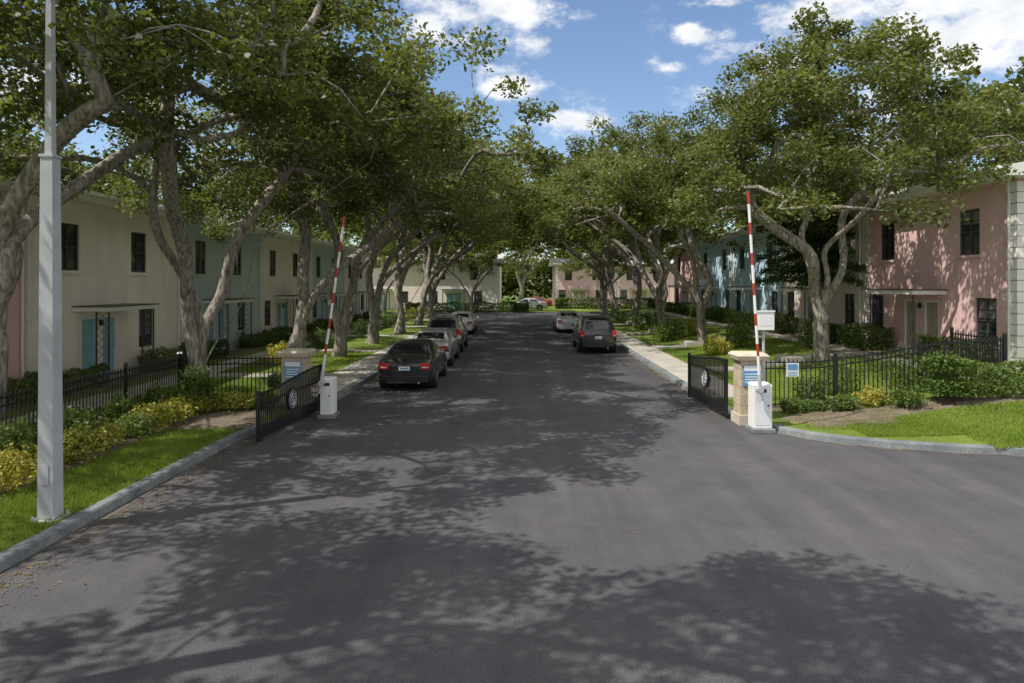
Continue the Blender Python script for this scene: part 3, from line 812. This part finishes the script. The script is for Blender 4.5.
# ------------------------------------------------------------------ cars
def car(kind,x,y,paint,rot=0,name='parked_car'):
    e=empty(name,(x,y,0.004),rot)
    if kind=='sedan':
        S=[(0,.36,.74,.80,.66,.55,0,0),(.05,.28,.90,.97,.83,.70,0,0),(.14,.25,.95,1.03,.87,.74,0,0),(.62,.22,.97,1.07,.90,.74,1,0),(1.28,.2,.98,1.37,.905,.62,0,1),(1.42,.2,.98,1.415,.905,.61,0,1),
           (2.12,.19,.96,1.455,.905,.62,0,0),(2.2,.19,.96,1.455,.905,.62,0,1),(2.75,.19,.94,1.42,.905,.61,1,1),(3.35,.2,.93,1.10,.90,.70,0,0),(3.5,.2,.92,1.0,.90,.74,0,0),(4.2,.22,.82,.88,.88,.72,0,0),(4.58,.27,.70,.76,.80,.62,0,0),(4.68,.35,.6,.65,.66,.5,0,0)]
        Ht=1.45; wy=(.92,3.72); rz=(.70,.88)
    else:
        S=[(0,.42,.85,.92,.72,.62,0,0),(.05,.34,1.02,1.10,.86,.76,0,0),(.12,.30,1.06,1.14,.90,.79,1,0),(.34,.28,1.07,1.66,.92,.70,0,0),(.48,.28,1.07,1.72,.925,.68,0,1),(1.3,.27,1.05,1.76,.93,.69,0,0),(1.38,.27,1.05,1.76,.93,.69,0,1),
           (2.2,.27,1.04,1.76,.93,.69,0,0),(2.28,.27,1.04,1.755,.93,.69,0,1),(2.75,.27,1.03,1.71,.93,.68,1,1),(3.35,.28,1.03,1.22,.92,.76,0,0),(3.5,.28,1.03,1.12,.92,.8,0,0),(4.3,.3,.96,1.03,.90,.76,0,0),(4.6,.34,.82,.9,.84,.68,0,0),(4.68,.42,.7,.76,.7,.55,0,0)]
        Ht=1.76; wy=(.90,3.72); rz=(.82,1.12)
    mb=MB(); L=4.68; rings=[]
    for (yy,zb,zt,zr,w,wt,tg,sg) in S:
        zm=(zb+zt)/2
        half=[(0,zb),(w*.86,zb),(w*.985,zb+.10),(w,zm),(w*.985,zt-.06),(w*.955,zt),(wt+(.0),zr-.05),(wt*.84,zr-.005),(wt*.4,zr+.015),(0,zr+.02)]
        if zr-zt<.2: half[6]=((w*.955+wt)/2,zt+(zr-zt)*.55)
        rings.append([(p,yy-L/2,z) for p,z in half])
    nr=len(rings[0]); idx={}
    for i,r in enumerate(rings):
        for k,(px,py,pz) in enumerate(r):
            idx[(i,k,1)]=len(mb.v); mb.v.append((px,py,pz))
            if 0<k<nr-1: idx[(i,k,-1)]=len(mb.v); mb.v.append((-px,py,pz))
            else: idx[(i,k,-1)]=idx[(i,k,1)]
    def F(t,m): 
        mb.f.append(t); mb.m.append(mb.mi(m))
    for i in range(len(S)-1):
        tg,sg=S[i][6],S[i][7]
        for k in range(nr-1):
            m=paint
            if k==0: m=M['plastic']
            if k==5 and sg: m=M['carglass']
            if k in(7,8) and tg: m=M['carglass']
            a,b,c,d=(i,k),(i,k+1),(i+1,k+1),(i+1,k)
            F((idx[a+(1,)],idx[d+(1,)],idx[c+(1,)],idx[b+(1,)]),m)
            F((idx[a+(-1,)],idx[b+(-1,)],idx[c+(-1,)],idx[d+(-1,)]),m)
    for i,fl in ((0,0),(len(S)-1,1)):
        for k in range(nr-1):
            q=[idx[(i,k,1)],idx[(i,k+1,1)],idx[(i,k+1,-1)],idx[(i,k,-1)]]
            q=list(dict.fromkeys(q))
            if fl: q=q[::-1]
            F(tuple(q),paint if k>1 else M['plastic'])
    mb.build('body',e,True,subsurf=2)
    d=MB()
    for sx in(-1,1):
        a,b_=(.50,.80) if kind=='sedan' else (.66,.87)
        lo,hi=sorted((sx*a,sx*b_))
        d.box(lo,hi,-L/2-.014,-L/2+.14,rz[0],rz[1],M['taillight'])
        d.box(lo+.05,hi-.05,-L/2-.020,-L/2+.1,rz[0]+.04,rz[0]+.075,M['headlight'])
        lo,hi=sorted((sx*.5,sx*.74)); d.box(lo,hi,L/2-.16,L/2-.02,.60,.72,M['headlight'])
        lo,hi=sorted((sx*.90,sx*1.06)); d.box(lo,hi,L/2-1.55,L/2-1.42,Ht*.64,Ht*.64+.12,paint)
    d.box(-.17,.17,-L/2-.022,-L/2+.05,.66 if kind=='sedan' else .72,.78 if kind=='sedan' else .84,M['signwhite'])
    d.box(-.14,.14,-L/2-.026,-L/2-.0225,.70 if kind=='sedan' else .76,.74 if kind=='sedan' else .80,M['signblue'])
    zb=.40 if kind=='sedan' else .46
    d.box(-.74,.74,-L/2-.03,-L/2+.14,zb-.10,zb+.08,M['plastic'] if kind!='sedan' else paint)
    d.box(-.55,.55,-L/2-.035,-L/2+.1,zb-.14,zb-.101,M['plastic'])
    if kind!='sedan':
        for sx in(-1,1): d.box(sx*.62-.02,sx*.62+.02,-L/2+.6,-L/2+2.6,1.765,1.80,M['plastic'])
        d.box(-.45,.45,-L/2+.30,-L/2+.42,1.70,1.73,paint)
    d.cyl((.45,-L/2+.05,.27),(.45,-L/2-.04,.27),.035,.035,10,M['rim'])
    d.box(-.45,.45,L/2-.05,L/2+.005,.42,.58,M['plastic'])
    d.build('lights_and_trim',e,bevel=.012)
    for wi,yy in enumerate(wy):
        for sx in(-1,1):
            r=.33 if kind=='sedan' else .36; yc=yy-L/2
            w=MB()
            x1=sx*(.915 if kind=='sedan' else .94); x0=sx*.68
            w.cyl((x0,yc,r),(x1-sx*.03,yc,r),r,r,28,M['tyre']); w.cyl((x1-sx*.03,yc,r),(x1,yc,r),r,r*.93,28,M['tyre'])
            w.cyl((x1,yc,r),(x1+sx*.006,yc,r),r*.66,r*.62,20,M['rim']); 
            for j in range(5):
                an=2*math.pi*j/5+.3; w.cyl((x1+sx*.008,yc+math.cos(an)*r*.38,r+math.sin(an)*r*.38),(x1+sx*.011,yc+math.cos(an)*r*.38,r+math.sin(an)*r*.38),r*.13,r*.13,8,M['tyre'])
            w.build('wheel_%d'%(wi*2+(sx>0)),e,True)
            a=MB(); a.cyl((sx*.5,yc,r+.02),(x1-sx*.012,yc,r+.02),r+.055,r+.055,30,M['plastic']); a.build('wheel_arch',e)
blk=carpaint('black',(.008,.009,.011),0); sil=carpaint('silver',(.50,.51,.52),.3); gry=carpaint('grey',(.20,.205,.21),.4)
wht=carpaint('white',(.70,.70,.70),0); rd=carpaint('red',(.25,.02,.02),.2)
car('sedan',-3.62,23.7,blk)
car('sedan',-3.68,29.6,sil)
car('suv',-3.75,35.4,gry)
car('sedan',-3.95,47.0,wht)
car('suv',3.75,35.0,blk,name='parked_suv')
car('sedan',3.35,48.4,sil)
car('sedan',.9,81.5,wht,D(90)); car('sedan',1.8,88.0,rd,D(90))
for o in bpy.data.objects:
    if o.name.startswith('parked_car') and o.location.y>79: o.location.z=.14

# ------------------------------------------------------------------ light, sky, camera
el=D(55); hd=Vector((.92,.39)).normalized()
d=Vector((hd.x*math.cos(el),hd.y*math.cos(el),-math.sin(el)))
sd=bpy.data.lights.new('sun','SUN'); sd.energy=5.0; sd.angle=D(.53); sd.color=(1,.95,.87)
so=bpy.data.objects.new('sun',sd); COL.objects.link(so); so.rotation_euler=d.to_track_quat('-Z','Y').to_euler(); so.location=(-20,-10,30)

w=bpy.data.worlds.new('World'); scene.world=w; w.use_nodes=True; nt=w.node_tree; L=nt.links
bg=nt.nodes['Background']; bg.inputs['Strength'].default_value=.15
sky=nt.nodes.new('ShaderNodeTexSky'); sky.sky_type='NISHITA'; sky.sun_disc=False; sky.sun_elevation=el; sky.sun_rotation=math.atan2(-hd.x,-hd.y)
sky.air_density=1.0; sky.dust_density=.4; sky.ozone_density=2.0
def mth(op,a,b=None,c=None):
    n=nt.nodes.new('ShaderNodeMath'); n.operation=op
    for i,v in enumerate((a,b,c)):
        if v is None: continue
        if isinstance(v,(int,float)): n.inputs[i].default_value=v
        else: L.new(v,n.inputs[i])
    return n.outputs[0]
tc=nt.nodes.new('ShaderNodeTexCoord')
nrm=nt.nodes.new('ShaderNodeVectorMath'); nrm.operation='NORMALIZE'; L.new(tc.outputs['Generated'],nrm.inputs[0])
mp=nt.nodes.new('ShaderNodeMapping'); mp.inputs['Scale'].default_value=(1,1,1.9); L.new(nrm.outputs[0],mp.inputs['Vector'])
n1=nt.nodes.new('ShaderNodeTexNoise'); n1.inputs['Scale'].default_value=12; n1.inputs['Detail'].default_value=10; n1.inputs['Roughness'].default_value=.62; L.new(mp.outputs[0],n1.inputs['Vector'])
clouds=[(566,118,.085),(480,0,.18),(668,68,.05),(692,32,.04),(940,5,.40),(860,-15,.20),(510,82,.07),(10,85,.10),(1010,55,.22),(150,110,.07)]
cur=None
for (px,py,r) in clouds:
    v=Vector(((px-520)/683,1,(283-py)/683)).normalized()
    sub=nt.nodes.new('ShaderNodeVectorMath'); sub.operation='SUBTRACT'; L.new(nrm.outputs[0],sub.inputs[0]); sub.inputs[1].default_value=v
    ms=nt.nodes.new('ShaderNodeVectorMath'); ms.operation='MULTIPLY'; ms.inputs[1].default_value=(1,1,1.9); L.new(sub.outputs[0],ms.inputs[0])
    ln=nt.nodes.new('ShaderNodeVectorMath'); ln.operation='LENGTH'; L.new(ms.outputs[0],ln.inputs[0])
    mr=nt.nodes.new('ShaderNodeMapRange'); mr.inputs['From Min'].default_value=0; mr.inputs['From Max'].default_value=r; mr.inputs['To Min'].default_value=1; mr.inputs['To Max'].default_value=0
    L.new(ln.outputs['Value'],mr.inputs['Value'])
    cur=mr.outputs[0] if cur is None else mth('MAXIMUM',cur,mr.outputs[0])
sep=nt.nodes.new('ShaderNodeSeparateXYZ'); L.new(nrm.outputs[0],sep.inputs[0])
def mrange(src,a,b,c,dd):
    n=nt.nodes.new('ShaderNodeMapRange'); n.interpolation_type='SMOOTHSTEP'
    for k,v in zip(('From Min','From Max','To Min','To Max'),(a,b,c,dd)): n.inputs[k].default_value=v
    L.new(src,n.inputs['Value']); return n.outputs[0]
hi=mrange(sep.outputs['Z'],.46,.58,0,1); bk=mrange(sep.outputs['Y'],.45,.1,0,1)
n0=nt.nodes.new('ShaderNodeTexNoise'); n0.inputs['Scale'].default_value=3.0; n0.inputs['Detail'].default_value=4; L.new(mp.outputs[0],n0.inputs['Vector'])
fill_clouds=mth('MULTIPLY',mth('MAXIMUM',hi,bk),mrange(n0.outputs['Fac'],.22,.42,0,1.2))  # unseen cloud cover overhead and behind camera, added to brighten the fill light
cur=mth('MAXIMUM',cur,fill_clouds)
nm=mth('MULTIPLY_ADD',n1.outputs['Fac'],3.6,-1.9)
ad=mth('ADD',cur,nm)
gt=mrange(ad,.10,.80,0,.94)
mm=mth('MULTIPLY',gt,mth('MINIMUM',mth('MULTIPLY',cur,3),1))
tint=nt.nodes.new('ShaderNodeVectorMath'); tint.operation='MULTIPLY'; tint.inputs[1].default_value=(1.0,1.02,1.06); L.new(sky.outputs[0],tint.inputs[0])
n5=nt.nodes.new('ShaderNodeTexNoise'); n5.inputs['Scale'].default_value=22; n5.inputs['Detail'].default_value=6; L.new(mp.outputs[0],n5.inputs['Vector'])
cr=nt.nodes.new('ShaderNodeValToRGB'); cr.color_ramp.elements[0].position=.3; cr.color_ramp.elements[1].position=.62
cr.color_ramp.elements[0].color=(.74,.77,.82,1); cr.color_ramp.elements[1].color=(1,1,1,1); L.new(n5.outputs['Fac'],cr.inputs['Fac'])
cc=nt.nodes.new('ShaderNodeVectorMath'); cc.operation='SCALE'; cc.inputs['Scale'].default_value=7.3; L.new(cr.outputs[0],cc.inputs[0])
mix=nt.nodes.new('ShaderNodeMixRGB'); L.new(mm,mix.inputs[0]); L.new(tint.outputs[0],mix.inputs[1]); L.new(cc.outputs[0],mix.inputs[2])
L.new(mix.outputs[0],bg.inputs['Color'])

cd=bpy.data.cameras.new('camera'); cam=bpy.data.objects.new('camera',cd); COL.objects.link(cam); scene.camera=cam
cam.location=(0,0,3.4); cam.rotation_euler=(D(90),0,0)
cd.lens=24; cd.sensor_width=36; cd.shift_x=-8/1024; cd.shift_y=-58.5/1024; cd.clip_end=4000; cd.clip_start=.1
scene.view_settings.view_transform='Standard'; scene.view_settings.look='None'; scene.view_settings.exposure=0
print('TOTAL polys', sum(len(m.polygons) for m in bpy.data.meshes))
